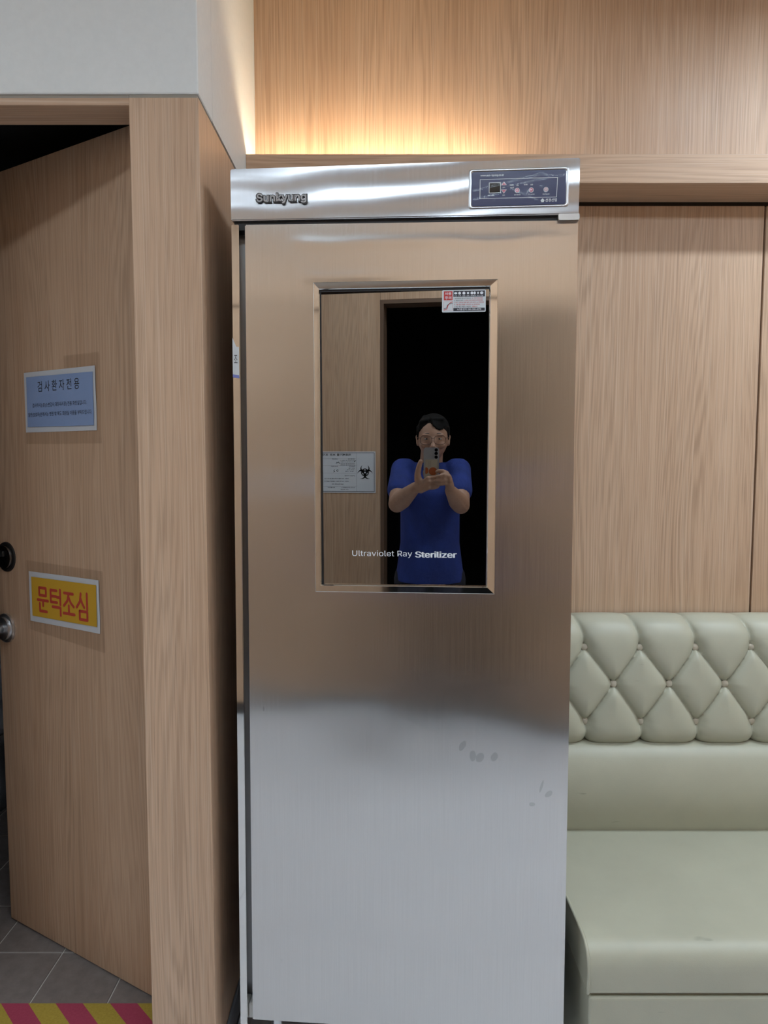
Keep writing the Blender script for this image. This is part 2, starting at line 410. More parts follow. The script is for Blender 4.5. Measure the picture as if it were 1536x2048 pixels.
# ------------------------------------------------------------------ lamps
def emitter(name, col, power):
    m = bpy.data.materials.new(name); m.use_nodes = True
    b = m.node_tree.nodes['Principled BSDF']; b.inputs['Base Color'].default_value = (.8, .8, .8, 1)
    b.inputs['Emission Color'].default_value = (*col, 1); b.inputs['Emission Strength'].default_value = power
    return m
M_PANEL = emitter('cool_diffuser', COOL, PANEL_POWER); M_SPOT = emitter('downlight_diffuser', COOL, SPOT_POWER); M_COVE = emitter('warm_strip', WARM, COVE_POWER)
M_LAMP = base_mat('white_lamp_housing', (.75, .75, .75), .5)
for (x, y), lb in zip(PANELS, ('cool white ceiling light panel above the toilet door side', 'cool white ceiling light panel above the cabinet front', 'cool white ceiling light panel above the bench side')):
    t = empty('ceiling_light', lb, 'ceiling light', (x, y, CEIL), 0, 'light panels in the ceiling')
    bm = bmesh.new()
    for a in ((-.62, .62, -.17, -.15), (-.62, .62, .15, .17), (-.62, -.60, -.15, .15), (.60, .62, -.15, .15)): bx(bm, *a, -.02, 0)
    finish('frame', bm, M_LAMP, t)
    box('diffuser', -.60, .60, -.15, .15, -.014, -.004, M_PANEL, t)
t = empty('slot_light', 'narrow recessed slot light in the ceiling over the bench', 'ceiling light', (1.75, 1.47, CEIL))
bm = bmesh.new()
for a_ in ((-.62, .62, -.065, -.052), (-.62, .62, .052, .065), (-.62, -.60, -.052, .052), (.60, .62, -.052, .052)): bx(bm, *a_, -.022, 0)
finish('baffle', bm, M_LAMP, t)
box('diffuser', -.60, .60, -.05, .05, -.010, -.004, M_SPOT, t)
t = empty('strip_light', 'warm strip light lying hidden in the trough of the ledge', 'strip light', (0, 0, 2.334))
box('tube', -.37, .34, 2.142, 2.156, .036, .050, M_COVE, t, .004, 2); box('channel', -.375, .345, 2.138, 2.160, 0, .036, M_LAMP, t)

# ------------------------------------------------------------------ toilet door leaf (opens into the toilet)
door = struct(link('door_1', None, None, (-.553, 1.706, 0), (0, 0, R(-30.53))), 'oak veneer toilet door standing open with two paper signs', 'door')
box('leaf', -.690, -.022, 0, .036, .108, 2.311, W_LEAF, door, .0015, 2)
M_CHROME = base_mat('satin_chrome', (.66, .67, .69), .34, 1.0)
def leafpt(bm): return finish
bm = bmesh.new(); lathe(bm, [(.044, 0), (.043, -.004), (.036, -.006), (.036, -.0055)], (-.637, 0, 1.230)); db = finish('deadbolt', bm, base_mat('black_bezel', (.012, .011, .011), .35), door, smooth=True); smooth_by_angle(db)
bm = bmesh.new(); lathe(bm, [(.034, -.0058), (.033, -.011), (.028, -.0125), (.010, -.0130)], (-.637, 0, 1.230)); o = finish('cylinder_plate', bm, base_mat('smoked_chrome', (.20, .19, .19), .25, 1.0), db); smooth_by_angle(o)
bm = bmesh.new(); bx(bm, -.649, -.625, -.020, -.0125, 1.232, 1.249, .003, 2); o = finish('thumb_turn', bm, MATS['black_bezel'], db)
bm = bmesh.new(); lathe(bm, [(.043, 0), (.043, -.006), (.0405, -.008), (.034, -.0085), (.034, -.016), (.030, -.0175)], (-.651, 0, 1.018)); lv = finish('lever_handle', bm, M_CHROME, door); smooth_by_angle(lv)
bm = bmesh.new()
tube(bm, [(-.651, -.016, 1.018), (-.651, -.040, 1.018), (-.653, -.050, 1.017)], [.014, .013, .014], 18)
tube(bm, [(-.632, -.052, 1.014), (-.650, -.054, 1.015), (-.690, -.055, 1.012), (-.745, -.052, 1.008), (-.775, -.050, 1.006)], [.016, .0205, .019, .015, .011], 18)
ball(bm, (-.634, -.052, 1.0145), (.018, .0175, .0200)); o = finish('lever', bm, M_CHROME, lv, smooth=True)

# paper signs on the leaf: placed by an Empty that shares the leaf's frame
def sheet(bm, x0, x1, z0, z1, y, mi=0, curl=.0015, n=6):
    vs_ = [[bm.verts.new((x0+(x1-x0)*i/n, y-curl*math.sin(i*1.3)*math.sin(j*2.1+1)**2*(.4+.6*(i in (0, n))), z0+(z1-z0)*j/3)) for j in range(4)] for i in range(n+1)]
    for i in range(n):
        for j in range(3): bm.faces.new((vs_[i][j], vs_[i+1][j], vs_[i+1][j+1], vs_[i][j+1])).material_index = mi
M_PAPER = base_mat('white_paper', (.62, .64, .68), .7)
M_FILM = bpy.data.materials.new('clear_film'); M_FILM.use_nodes = True
_t = M_FILM.node_tree; _t.nodes.clear()
_o = _t.nodes.new('ShaderNodeOutputMaterial'); _m = _t.nodes.new('ShaderNodeMixShader'); _a = _t.nodes.new('ShaderNodeBsdfTransparent'); _g = _t.nodes.new('ShaderNodeBsdfGlossy')
_a.inputs[0].default_value = (.93, .92, .91, 1); _g.inputs['Roughness'].default_value = .12; _m.inputs[0].default_value = .05
_t.links.new(_a.outputs[0], _m.inputs[1]); _t.links.new(_g.outputs[0], _m.inputs[2]); _t.links.new(_m.outputs[0], _o.inputs[0])
Q = dict(loc=(-.553, 1.706, 0), rz=R(-30.53))
s1 = empty('paper_sign', 'pale blue paper notice with small black lines on the open door', 'sign', **Q)
bm = bmesh.new(); sheet(bm, -.5195, -.2155, 1.588, 1.753, -.0012); finish('paper', bm, M_PAPER, s1)
bm = bmesh.new(); flat(bm, [(-.508, 1.603), (-.225, 1.601), (-.224, 1.738), (-.507, 1.740)], -.0033); finish('print', bm, base_mat('blue_print', (.26, .36, .60), .7), s1)
bm = bmesh.new(); write(bm, '검 사 환 자 전 용', -.367, 1.697, -.0036, .178, .029, .004, center=True); finish('lettering', bm, M_INK, s1)
bm = bmesh.new(); write(bm, '검사하시는분(소변검사,대장내시경) 전용 화장실입니다.', -.366, 1.6535, -.0036, .232, .0135, .006, center=True); finish('lettering', bm, M_INK, s1)
bm = bmesh.new(); write(bm, '일반(보호자)분께서는 병원 밖 복도 화장실 이용을 부탁드립니다.', -.3665, 1.6285, -.0036, .272, .0135, .006, center=True); finish('lettering', bm, M_INK, s1)
bm = bmesh.new(); flat(bm, [(-.515, 1.556), (-.195, 1.554), (-.195, 1.786), (-.338, 1.786), (-.338, 1.752), (-.515, 1.756)], -.0042); finish('clear_tape', bm, M_FILM, s1)
s2 = empty('paper_sign', 'yellow paper warning sign with large red letters on the open door', 'sign', **Q)
bm = bmesh.new(); sheet(bm, -.5315, -.2265, 1.0535, 1.1965, -.0012); finish('paper', bm, M_PAPER, s2)
bm = bmesh.new(); flat(bm, [(-.518, 1.070), (-.237, 1.071), (-.236, 1.183), (-.518, 1.182)], -.0033); finish('print', bm, base_mat('yellow_print', (.62, .36, .025), .7), s2)
bm = bmesh.new()
gx = [-.4905, -.433, -.3755, -.318]; gw, gh, gz = .047, .066, 1.088
G = [  # rounded strokes of the four syllables in a unit box
    [[(.18, 1), (.82, 1), (.82, .68), (.18, .68), (.18, 1)], [(0, .47), (1, .47)], [(.52, .47), (.52, .24)], [(.2, .32), (.2, .0), (.86, .0)]],
    [[(.62, .97), (.05, .97), (.05, .47), (.64, .47)], [(.05, .72), (.58, .72)], [(.62, .70), (.95, .70)], [(.95, 1.02), (.95, .40)], [(.2, .27), (.95, .27), (.95, -.05)]],
    [[(.1, .93), (.9, .93)], [(.52, .93), (.38, .62), (.05, .40)], [(.50, .78), (.68, .55), (.95, .40)], [(.5, .42), (.5, .10)], [(0, .08), (1, .08)]],
    [[(.38, 1), (.30, .68), (.0, .42)], [(.36, .80), (.50, .60), (.66, .45)], [(.92, 1.03), (.92, .38)], [(.25, .28), (.92, .28), (.92, -.06), (.25, -.06), (.25, .28)]]]
for x0, g in zip(gx, G):
    for s in g: ribbon(bm, [(x0+p*gw, gz+q*gh) for p, q in s], .0082, -.0036)
finish('lettering', bm, base_mat('red_print', (.50, .055, .035), .7), s2)
bm = bmesh.new(); flat(bm, [(-.537, 1.03), (-.206, 1.005), (-.206, 1.222), (-.537, 1.228)], -.0042); finish('clear_tape', bm, M_FILM, s2)

# striped tape on the door sill
M_RED = mottled('crimson_tape', (.40, .045, .10), (.46, .065, .12), 180, .75, .3); M_YEL = mottled('yellow_tape', (.42, .31, .04), (.52, .38, .06), 180, .75, .3)
bm = bmesh.new(); y1, y0 = 1.724, 1.595
sh = y1-y0
for k in range(-4, 8):
    xa = -.9975+.071*k; xb = xa+.071
    lo = lambda x: max(x, -1.260)
    xs = [xa, xb]
    if xa > -.556: continue
    pts = [(xa, y1), (xb, y1), (xb+sh, y0), (xa+sh, y0)]
    for lim, sg in ((-1.260, 1), (-.5565, -1)):              # cut the stripe off at the two jambs
        out = []
        for (p, q) in zip(pts, pts[1:]+pts[:1]):
            ip, iq = (p[0]-lim)*sg >= 0, (q[0]-lim)*sg >= 0
            if ip: out.append(p)
            if ip != iq:
                f_ = (lim-p[0])/(q[0]-p[0]); out.append((lim, p[1]+(q[1]-p[1])*f_))
        pts = out
        if not pts: break
    if len(pts) > 2: bm.faces.new([bm.verts.new((x, y, .1008)) for x, y in pts]).material_index = 0 if k % 2 == 0 else 1
bx(bm, -1.260, -.5565, y0, y1, .0921, .1003, mi=1)
tag(finish('floor_tape', bm, [M_RED, M_YEL]), 'crimson and yellow striped warning tape across the toilet door sill', 'floor tape')

# white toilet, only a sliver shows past the door
M_CER = base_mat('white_ceramic', (.55, .57, .60), .2)
t = empty('toilet', 'white ceramic toilet in the unlit room behind the door', 'toilet', (-1.66, 2.72, .1))
bm = bmesh.new()
rings = []
for z, a, b, dy in ((0, .12, .20, .05), (.08, .10, .17, .06), (.20, .12, .19, .03), (.30, .17, .24, 0), (.345, .19, .26, -.01), (.35, .17, .24, -.01)):
    rings.append([bm.verts.new((a*math.cos(2*math.pi*j/28), dy+b*math.sin(2*math.pi*j/28), z)) for j in range(28)])
for a, b in zip(rings, rings[1:]):
    for j in range(28): bm.faces.new((a[j], a[(j+1) % 28], b[(j+1) % 28], b[j]))
bm.faces.new(rings[-1]); bm.faces.new(rings[0][::-1]); finish('bowl', bm, M_CER, t, smooth=True)
bm = bmesh.new(); lathe(bm, [(.0, 0), (.19, 0), (.20, .012), (.19, .028), (0, .03)], (0, 0, 0), 'z', 32, cap=False)
for v in bm.verts: v.co.y = v.co.y*1.32-.01; v.co.z += .352
finish('lid', bm, M_CER, t, smooth=True)
box('cistern', -.21, .21, .27, .45, .34, .70, M_CER, t, .02, 3); box('cistern_lid', -.22, .22, .26, .46, .70, .73, M_CER, t, .01, 2)

# ------------------------------------------------------------------ the sterilizer cabinet
A = R(4.248); DIST = 1.577
cab = empty('sterilizer_cabinet', 'tall brushed stainless steel sterilizer cabinet with a dark window in its door', 'cabinet', (DIST*math.sin(A), DIST*math.cos(A), 0), -A)
def quadslab(name, TL, TR, BR, BL, y0, y1, mat, parent, bev=.002):
    bm = bmesh.new(); prism(bm, [BL, BR, TR, TL], y0, y1)
    bmesh.ops.bevel(bm, geom=list(bm.edges), offset=bev, segments=2, affect='EDGES')
    bmesh.ops.recalc_face_normals(bm, faces=bm.faces)
    o = finish(name, bm, mat, parent, uv=True); return o
bm = bmesh.new(); bx(bm, -.4595, .3040, .046, .50, .12, 2.15, .002, 1); finish('body', bm, M_SIDE, cab, uv=True)
# left stile, polished, with the grip recess behind the door edge
st = quadslab('stile', (-.4592, 2.0355), (-.4425, 2.0355), (-.4505, .12), (-.4675, .12), 0, .046, M_POL, cab, .0012)
# reflection of a lettered paper in the stile, painted on as flat pieces
bm = bmesh.new(); prism(bm, [(-.4608, 1.700), (-.4462, 1.700), (-.4460, 1.766), (-.4520, 1.767), (-.4606, 1.787)], -.0009, -.0001); nt = finish('note', bm, base_mat('note_paper', (.62, .64, .66), .6), st)
bm = bmesh.new(); flat(bm, [(-.4608, 1.698), (-.4462, 1.696), (-.4462, 1.703), (-.4608, 1.705)], -.0012); finish('note_edge', bm, base_mat('note_blue', (.18, .20, .50), .6), st)
bm = bmesh.new(); write(bm, '조', -.4575, 1.730, -.0012, .008, .018); finish('lettering', bm, M_INK, st)
# door
dr = quadslab('door', (-.4288, 2.0352), (.3030, 2.0272), (.3055, .155), (-.4372, .155), 0, .042, M_STEEL, cab, .0022)
# window: mitred frame of four polished bars, smoked mirror glass
OX0, OX1, OZ0, OZ1 = -.2735, .1322, 1.2112, 1.9032
IX0, IX1, IZ0, IZ1 = -.2590, .1138, 1.2280, 1.8868
for nm, q in dict(bottom=((OX0, OZ0), (OX1, OZ0), (IX1, IZ0), (IX0, IZ0)), right=((OX1, OZ0), (OX1, OZ1), (IX1, IZ1), (IX1, IZ0)), top=((OX1, OZ1), (OX0, OZ1), (IX0, IZ1), (IX1, IZ1)), left=((OX0, OZ1), (OX0, OZ0), (IX0, IZ0), (IX0, IZ1))).items():
    bm = bmesh.new()
    o0, o1, i1, i0 = q
    dep = lambda p, y: (p[0], y, p[1])
    h, hi = -.0132, -.0145
    e = .10
    m0 = tuple(o0[k]+(i0[k]-o0[k])*e for k in (0, 1)); m1 = tuple(o1[k]+(i1[k]-o1[k])*e for k in (0, 1))
    n0 = tuple(i0[k]-(i0[k]-o0[k])*e for k in (0, 1)); n1 = tuple(i1[k]-(i1[k]-o1[k])*e for k in (0, 1))
    rows = [[dep(o0, 0), dep(o1, 0)], [dep(o0, h+.0022), dep(o1, h+.0022)], [dep(m0, h), dep(m1, h)], [dep(n0, hi), dep(n1, hi)], [dep(i0, hi+.0022), dep(i1, hi+.0022)], [dep(i0, .004), dep(i1, .004)]]
    vv = [[bm.verts.new(p) for p in r] for r in rows]
    for a, b in zip(vv, vv[1:]): bm.faces.new((a[0], a[1], b[1], b[0]))
    bm.faces.new([r[0] for r in vv]); bm.faces.new([r[1] for r in vv][::-1])
    bmesh.ops.recalc_face_normals(bm, faces=bm.faces)
    finish('window_frame', bm, M_POL, dr)
TILT = R(.58)                                            # the pane sits a hair off plumb in its frame
GZ = 1.557
gl = box('window_glass', -.2582, .1130, -.0008, .0032, 1.2288-GZ, 1.8860-GZ, M_MIRROR, dr, loc=(0, -.0048, GZ), rot=(TILT, 0, 0))
def on_glass(z): return -(z-GZ)*math.sin(TILT)-.0060
for a_ in (('Ultraviolet Ray', -.1895, 1.2900, 0, .1365, .0165, 0), ('Sterilizer', -.0455, 1.2912, 0, .0920, .0140, 0)):
    bm = bmesh.new()
    for i_, d_ in enumerate((0, -.0006, .0006, -.0011, .0011) if a_[0][0] == 'S' else (0,)):      # the second word is bold
        n_ = len(bm.verts); write(bm, a_[0], a_[1]+d_, a_[2], 0, *a_[4:]); bm.verts.ensure_lookup_table()
        for v in bm.verts[n_:]: v.co.y = on_glass(v.co.z)-.00001*i_
    finish('lettering', bm, M_WINK, dr)
bm = bmesh.new(); bx(bm, -.2588, -.2560, -.0092, .002, 1.2285, 1.8865); bx(bm, -.2560, .1135, -.0092, .002, 1.8822, 1.8866); finish('gasket', bm, M_BLACK, dr)  # black strips painting the shaded gap left of and above the glass
# caution label on the glass
cl = empty('caution_label', None, None); cl.parent = cab
CX0, CX1, CZ0, CZ1 = .0110, .1060, 1.8340, 1.8815
YL = on_glass(1.858)-.0006
bm = bmesh.new(); prism(bm, rrect(CX0, CX1, CZ0, CZ1, .0025), YL, YL+.0016); finish('label_sheet', bm, base_mat('white_vinyl', (.66, .72, .76), .35), cl)
bm = bmesh.new(); y = YL-.0003
cx = lambda p: CX0+(CX1-CX0)*p/960.; cz = lambda q: CZ1-(CZ1-CZ0)*q/490.
def rect(bm, p0, q0, p1, q1, y, mi=0): flat(bm, [(cx(p0), cz(q1)), (cx(p1), cz(q1)), (cx(p1), cz(q0)), (cx(p0), cz(q0))], y, mi)
rect(bm, 38, 25, 230, 225, y, 0); rect(bm, 250, 20, 940, 152, y, 1); rect(bm, 250, 400, 940, 465, y, 1)
for q in ((38, 255, 230, 258), (38, 448, 230, 451), (38, 255, 41, 451), (227, 255, 230, 451)): rect(bm, *q, y, 0)
ribbon(bm, [(cx(42), cz(440)), (cx(110), cz(415)), (cx(130), cz(345)), (cx(170), cz(290)), (cx(228), cz(262))], .0014, y, mi=0)
ribbon(bm, [(cx(40), cz(415)), (cx(100), cz(395)), (cx(122), cz(330)), (cx(165), cz(305)), (cx(228), cz(295))], .0011, y, mi=1)
finish('print', bm, [base_mat('label_red', (.55, .05, .05), .5), base_mat('label_black', (.03, .03, .045), .5)], cl)
bm = bmesh.new(); y = YL-.0005
write(bm, '사용', cx(62), cz(112), y, cx(205)-cx(62), .0065, .01); write(bm, '주의', cx(62), cz(205), y, cx(205)-cx(62), .0065, .01)
write(bm, 'A/S콜센터 080-288-4070', cx(330), cz(452), y, cx(860)-cx(330), .0043, .012)
for i, p in enumerate((300, 385, 480, 570, 655, 715, 790, 870)):     # pictogram row
    flat(bm, circ(cx(p), cz(72), (.0036, .0031, .0033, .0026, .0031, .0026, .002, .0036)[i], 14, .0030 if i % 3 else .0024), y)
    write(bm, ('보관', '소독', '살균', '건조', '세척', '온도', '주의', '전원')[i], cx(p), cz(140), y, .0062, .0020, .01, center=True)
finish('lettering', bm, M_WINK, cl)
bm = bmesh.new(); y = YL-.0005
L = [('1. 살균램프를 직접 보지 마십시오: ', 0, '눈, 피부 화상위험', 1), ('2. 젖은손 금지: ', 0, '누전에 의한 감전 및 화재위험', 1), ('3. 화기, 인화성 물질 접근 소독 금지: △ 화재위험', 1, '', 1), ('4. 기름 묻은 물품 소독금지: △ 화재위험', 1, '', 1), ('5. 잠금 확인 제품 소독금지: ', 0, '제품손상', 1)]
W = [(265, 640, 655, 890), (265, 470, 490, 890), (265, 915, 0, 0), (265, 825, 0, 0), (265, 640, 660, 780)]
for i, ((a, ma, b, mb), (p0, p1, p2, p3)) in enumerate(zip(L, W)):
    q = 202+46*i
    write(bm, a, cx(p0), cz(q), y, cx(p1)-cx(p0), .0030, .012, ma)
    if b: write(bm, b, cx(p2), cz(q), y, cx(p3)-cx(p2), .0030, .012, mb)
for p in ((440, 480), (840, 700))[:0]: pass
finish('small_print', bm, [MATS['label_black'], MATS['label_red']], cl)
# pictogram detail in black on the white roundels
# hinge cover
bm = bmesh.new(); prism(bm, rrect(.2585, .3030, 2.0238, 2.0372, .002), -.012, 0.01); bmesh.ops.bevel(bm, geom=[e for e in bm.edges if abs(e.verts[0].co.y+.012) < 1e-6 and abs(e.verts[1].co.y+.012) < 1e-6], offset=.0015, segments=2, affect='EDGES'); finish('hinge_cover', bm, base_mat('hinge_steel', (.42, .40, .38), .35, 1.0), cab, uv=True)
box('hinge_block', -.4500, -.4365, .012, .046, .150, .186, base_mat('white_nylon', (.6, .6, .58), .5), cab, .003, 2)
# shade of the gap under the header put in as a black strip; feet
box('gap_shade', -.455, .302, .010, .046, 2.026, 2.05, M_BLACK, cab)
for x in (-.40, .25):
    for yy in (.10, .44):
        bm = bmesh.new(); lathe(bm, [(.022, 0), (.024, .012), (.016, .03), (.016, .121)], (x, yy, 0), 'z', 18); smooth_by_angle(finish('foot', bm, M_POLF, cab))
# header with a slight backward lean
HT = R(-.05); HZ = 2.0405
HP = dict(loc=(0, 0, HZ), rot=(HT, 0, 0))
bm = bmesh.new(); prism(bm, [(-.4600, .0040), (.3035, -.0010), (.3047, .1170), (-.4602, .1158)], 0, .10)
bmesh.ops.bevel(bm, geom=list(bm.edges), offset=.0022, segments=2, affect='EDGES'); bmesh.ops.recalc_face_normals(bm, faces=bm.faces)
finish('header', bm, M_STEEL_H, cab, uv=True, **HP)
# raised maker's name: dark outline below, bright letters above
bd = finish('name_badge', (lambda b: (write(b, 'Sunkyung', -.4025, .0345, -.0030, .1165, .0262, .055, track=1.02), b)[1])(bmesh.new()), base_mat('badge_outline', (.05, .048, .05), .4), cab, **HP)
bmx = bmesh.new(); write(bmx, 'Sunkyung', -.4003, .0367, -.0054, .1121, .0218, .020, track=1.02); finish('lettering', bmx, base_mat('badge_chrome', (.46, .46, .47), .35, .35), bd)
for o_, d in ((bd, .003),):
    md = o_.modifiers.new('thickness', 'SOLIDIFY'); md.thickness = d; md.offset = 0
# control panel set in a stamped recess
PX0, PX1, PZ0, PZ1 = .0735, .2750, .0205, .0925
cp = empty('control_panel', None, None); cp.parent = cab; cp.location = (0, 0, HZ); cp.rotation_euler = (HT, 0, 0)
bm = bmesh.new()
outer, inner = rrect(PX0-.006, PX1+.006, PZ0-.006, PZ1+.006, .006, 5), rrect(PX0-.001, PX1+.001, PZ0-.001, PZ1+.001, .005, 5)
mid = rrect(PX0-.0035, PX1+.0035, PZ0-.0035, PZ1+.0035, .0055, 5)
rg = [[bm.verts.new((x, yy, z)) for x, z in pp] for pp, yy in ((outer, -.0002), (mid, -.0022), (inner, -.0008))]
for a, b in zip(rg, rg[1:]):
    for j in range(len(a)): bm.faces.new((a[j], a[(j+1) % len(a)], b[(j+1) % len(a)], b[j]))
bmesh.ops.recalc_face_normals(bm, faces=bm.faces); finish('bezel', bm, base_mat('bezel_steel', (.55, .56, .58), .3, 1.0), cp, smooth=True)
bm = bmesh.new(); prism(bm, rrect(PX0, PX1, PZ0, PZ1, .005), -.0012, .0005); finish('face_plate', bm, base_mat('navy_film', (.008, .015, .095), .3), cp)
px = lambda p: PX0+(PX1-PX0)*(p-30)/1440.; pz = lambda p, q: PZ1-(PZ1-PZ0)*((q-(140-.034*(p-30)))/465.)
yy = -.0014
bm = bmesh.new()
ribbon(bm, [(px(160), pz(160, 240)), (px(1340), pz(1340, 200)), (px(1330), pz(1330, 465)), (px(160), pz(160, 497))], .0009, yy, True)
write(bm, 'www.sun-kyung.co.kr', px(165), pz(165, 205), yy, px(525)-px(165), .0050, .025)
write(bm, '선경산업', px(1160), pz(1160, 530), yy, px(1335)-px(1160), .0068, .015)
for dx, dz in ((0, .002), (-.0022, 0), (.0022, 0), (-.0012, -.002), (.0012, -.002)): flat(bm, circ(px(1118)+dx, pz(1118, 512)+dz, .0019, 10), yy-.00002*dx)
for p, q, s, w in ((330, 462, '시간 설정', 100), (525, 352, '증가', 40), (525, 455, '감소', 40), (732, 448, '살균 MODE', 100), (945, 440, '건조 MODE', 100), (1170, 436, '전원 ON/OFF', 105), (735, 322, '살균', 34), (860, 310, '건조', 60), (950, 310, '살균', 40), (640, 318, '예열', 60), (650, 352, '살균', 60)):
    write(bm, s, px(p), pz(p, q), yy, (PX1-PX0)*w/1440., .0028, .01, center=True)
finish('lettering', bm, M_WINK, cp)
bm = bmesh.new(); x0, x1, z1, z0 = px(296), px(478), pz(390, 280), pz(390, 424); prism(bm, [(x0, z0), (x1, z0), (x1, z1), (x0, z1)], -.0030, -.001, 0); prism(bm, [(x0+.0012, z0+.0012), (x1-.0012, z0+.0012), (x1-.0012, z1-.0012), (x0+.0012, z1-.0012)], -.0032, -.002, 1)
finish('display', bm, [M_WINK, base_mat('display_window', (.02, .018, .016), .12)], cp)
M_PINK = base_mat('pink_button', (.55, .16, .24), .4)
for tri in (((487, 315), (565, 312), (526, 268)), ((487, 377), (565, 374), (526, 425))):
    bm = bmesh.new(); P3 = [(px(p), pz(p, q)) for p, q in tri]; P3 = P3 if tri[2][1] < 300 else P3[::-1]
    prism(bm, P3, -.0022, -.001); ctr = (sum(p[0] for p in P3)/3, sum(p[1] for p in P3)/3)
    ribbon(bm, P3, .0006, -.0024, True, 1); finish('button', bm, [M_PINK, M_WINK], cp)
for p, q, m in ((730, 382, M_PINK), (944, 375, M_PINK), (1167, 366, base_mat('pale_button', (.62, .42, .46), .4))):
    bm = bmesh.new(); c = (px(p), pz(p, q))
    lathe(bm, [(.0054, 0), (.0052, -.0012), (.0044, -.0014)], (c[0], -.001, c[1]), 'y', 22, 1)
    lathe(bm, [(.0043, -.0014), (.0041, -.0022), (.0002, -.0023)], (c[0], -.001, c[1]), 'y', 22, 0)
    ribbon(bm, [(c[0]-.0013, c[1]-.0011), (c[0]-.0013, c[1]+.0012), (c[0], c[1]), (c[0]+.0013, c[1]+.0012), (c[0]+.0013, c[1]-.0011)] if p != 1167 else circ(c[0], c[1], .0018, 10), .0006, -.0036, p == 1167, 1)
    finish('button', bm, [m, M_WINK], cp)
# crumpled protective film over the panel
bm = bmesh.new(); nx, nz = 60, 24; V = []
folds = [((.00, .38), (.75, .86)), ((.38, .52), (.98, .80)), ((.42, .42), (.70, .06)), ((.72, .86), (.98, .70)), ((.74, .50), (.80, .1)), ((.02, .12), (.30, .30)), ((.24, .05), (.28, .28)), ((.55, .1), (.62, .38))]
for i in range(nx+1):
    row = []
    for j in range(nz+1):
        u, w = i/nx, j/nz; h = 0
        for (ax, az), (bx_, bz) in folds:
            dx, dz = bx_-ax, (bz-az); tt = max(0, min(1, ((u-ax)*dx+(w-az)*dz)/(dx*dx+dz*dz)))
            d = math.hypot((u-ax-tt*dx)*2.9, w-az-tt*dz); h += math.exp(-(d/.035)**2)
        h += .12*math.sin(u*13+w*7)*math.sin(w*9-u*5)
        row.append(bm.verts.new((PX0+.002+(PX1-PX0-.004)*u, -.0046-.0009*h, PZ0+.002+(PZ1-PZ0-.004)*w)))
    V.append(row)
for i in range(nx):
    for j in range(nz): bm.faces.new((V[i][j], V[i+1][j], V[i+1][j+1], V[i][j+1]))
M_WRAP = M_FILM.copy(); M_WRAP.name = 'crumpled_film'
for nd in M_WRAP.node_tree.nodes:
    if nd.type == 'MIX_SHADER': nd.inputs[0].default_value = .022
    if nd.type == 'BSDF_GLOSSY': nd.inputs['Roughness'].default_value = .14
    if nd.type == 'BSDF_TRANSPARENT': nd.inputs[0].default_value = (.97, .97, .97, 1)
finish('protective_film', bm, M_WRAP, cp, smooth=True)

# ------------------------------------------------------------------ the bench
BX0, BX1 = .462, 2.35
bench = empty('bench', 'cream leatherette bench with a button tufted back beside the steel cabinet', 'bench', (0, 0, 0))
# tufted back: a grid laid over a profile, pushed out by the distance to the nearest seam
prof = [(2.250, .700), (2.20, .690), (2.115, .672), (2.088, .668), (2.074, .676), (2.068, .695), (2.069, .73), (2.072, .80), (2.076, .86), (2.081, .92), (2.087, .965), (2.098, .995), (2.118, 1.012), (2.15, 1.020), (2.20, 1.020), (2.250, 1.016)]
pp = np.array(prof); seg = np.hypot(*(pp[1:]-pp[:-1]).T); s = np.r_[0, np.cumsum(seg)]
NS = 150; ss = np.linspace(0, s[-1], NS); py = np.interp(ss, s, pp[:, 0]); pz_ = np.interp(ss, s, pp[:, 1])
ker = np.ones(9)/9
def sm(a): return np.convolve(np.r_[[a[0]]*4, a, [a[-1]]*4], ker, 'valid')
py, pz_ = sm(py), sm(pz_)
ty, tz = np.gradient(py), np.gradient(pz_); ln = np.hypot(ty, tz); ny_, nz_ = -tz/ln, ty/ln
front = (ny_ < -.4)
zz = lambda z: ss[front][np.argmin(abs(pz_[front]-z))]
S1, S2, S3 = zz(.948), zz(.836), zz(.719); S0, ST = zz(.672)-.03, S1+.15
PX, PXO = .1685, .607
NX = 460; xs = np.linspace(BX0, BX1, NX); X, S_ = np.meshgrid(xs, ss, indexing='ij')
segs = []; nodes = []
for n in range(-2, 13):
    a = (PXO+PX*n, S1); c = (PXO+PX*n+.003, S3)
    for dxm in (-.5, .5): segs += [(a, (PXO+PX*(n+dxm)+.004, S2)), (c, (PXO+PX*(n+dxm)+.004, S2))]
    segs += [(a, (a[0]-.004, S1+.04)), ((a[0]-.004, S1+.04), (a[0]-.02, S1+.085)), ((a[0]-.02, S1+.085), (a[0]-.025, ST+.1)), (c, (c[0]+.003, S3-.04)), ((c[0]+.003, S3-.04), (c[0]-.004, S0-.1))]
    nodes += [a, c, (PXO+PX*(n+.5)+.004, S2)]
D = np.full(X.shape, 9.0)
for (a, b) in segs:
    dx, ds = b[0]-a[0], b[1]-a[1]; t_ = np.clip(((X-a[0])*dx+(S_-a[1])*ds)/(dx*dx+ds*ds), 0, 1)
    D = np.minimum(D, np.hypot(X-a[0]-t_*dx, S_-a[1]-t_*ds))
Rr = .062; k_ = np.clip(D/Rr, 0, 1); Hh = .024*np.sqrt(1-(1-k_)**2.2)-.004*np.exp(-(D/.0035)**2)
for a in nodes:
    r = np.hypot(X-a[0], S_-a[1]); Hh -= .013*np.exp(-(r/.020)**2)
edge = np.clip((X-BX0)/.05, 0, 1); Hh *= .35+.65*np.sqrt(1-(1-edge)**2)
top_w = np.clip((S_-S1-.045)/.05, 0, 1); Hh = Hh*(1-.55*top_w)+.55*top_w*.019
bk_w = np.clip((2.24-py)/.10, 0, 1); Hh *= bk_w[None, :]
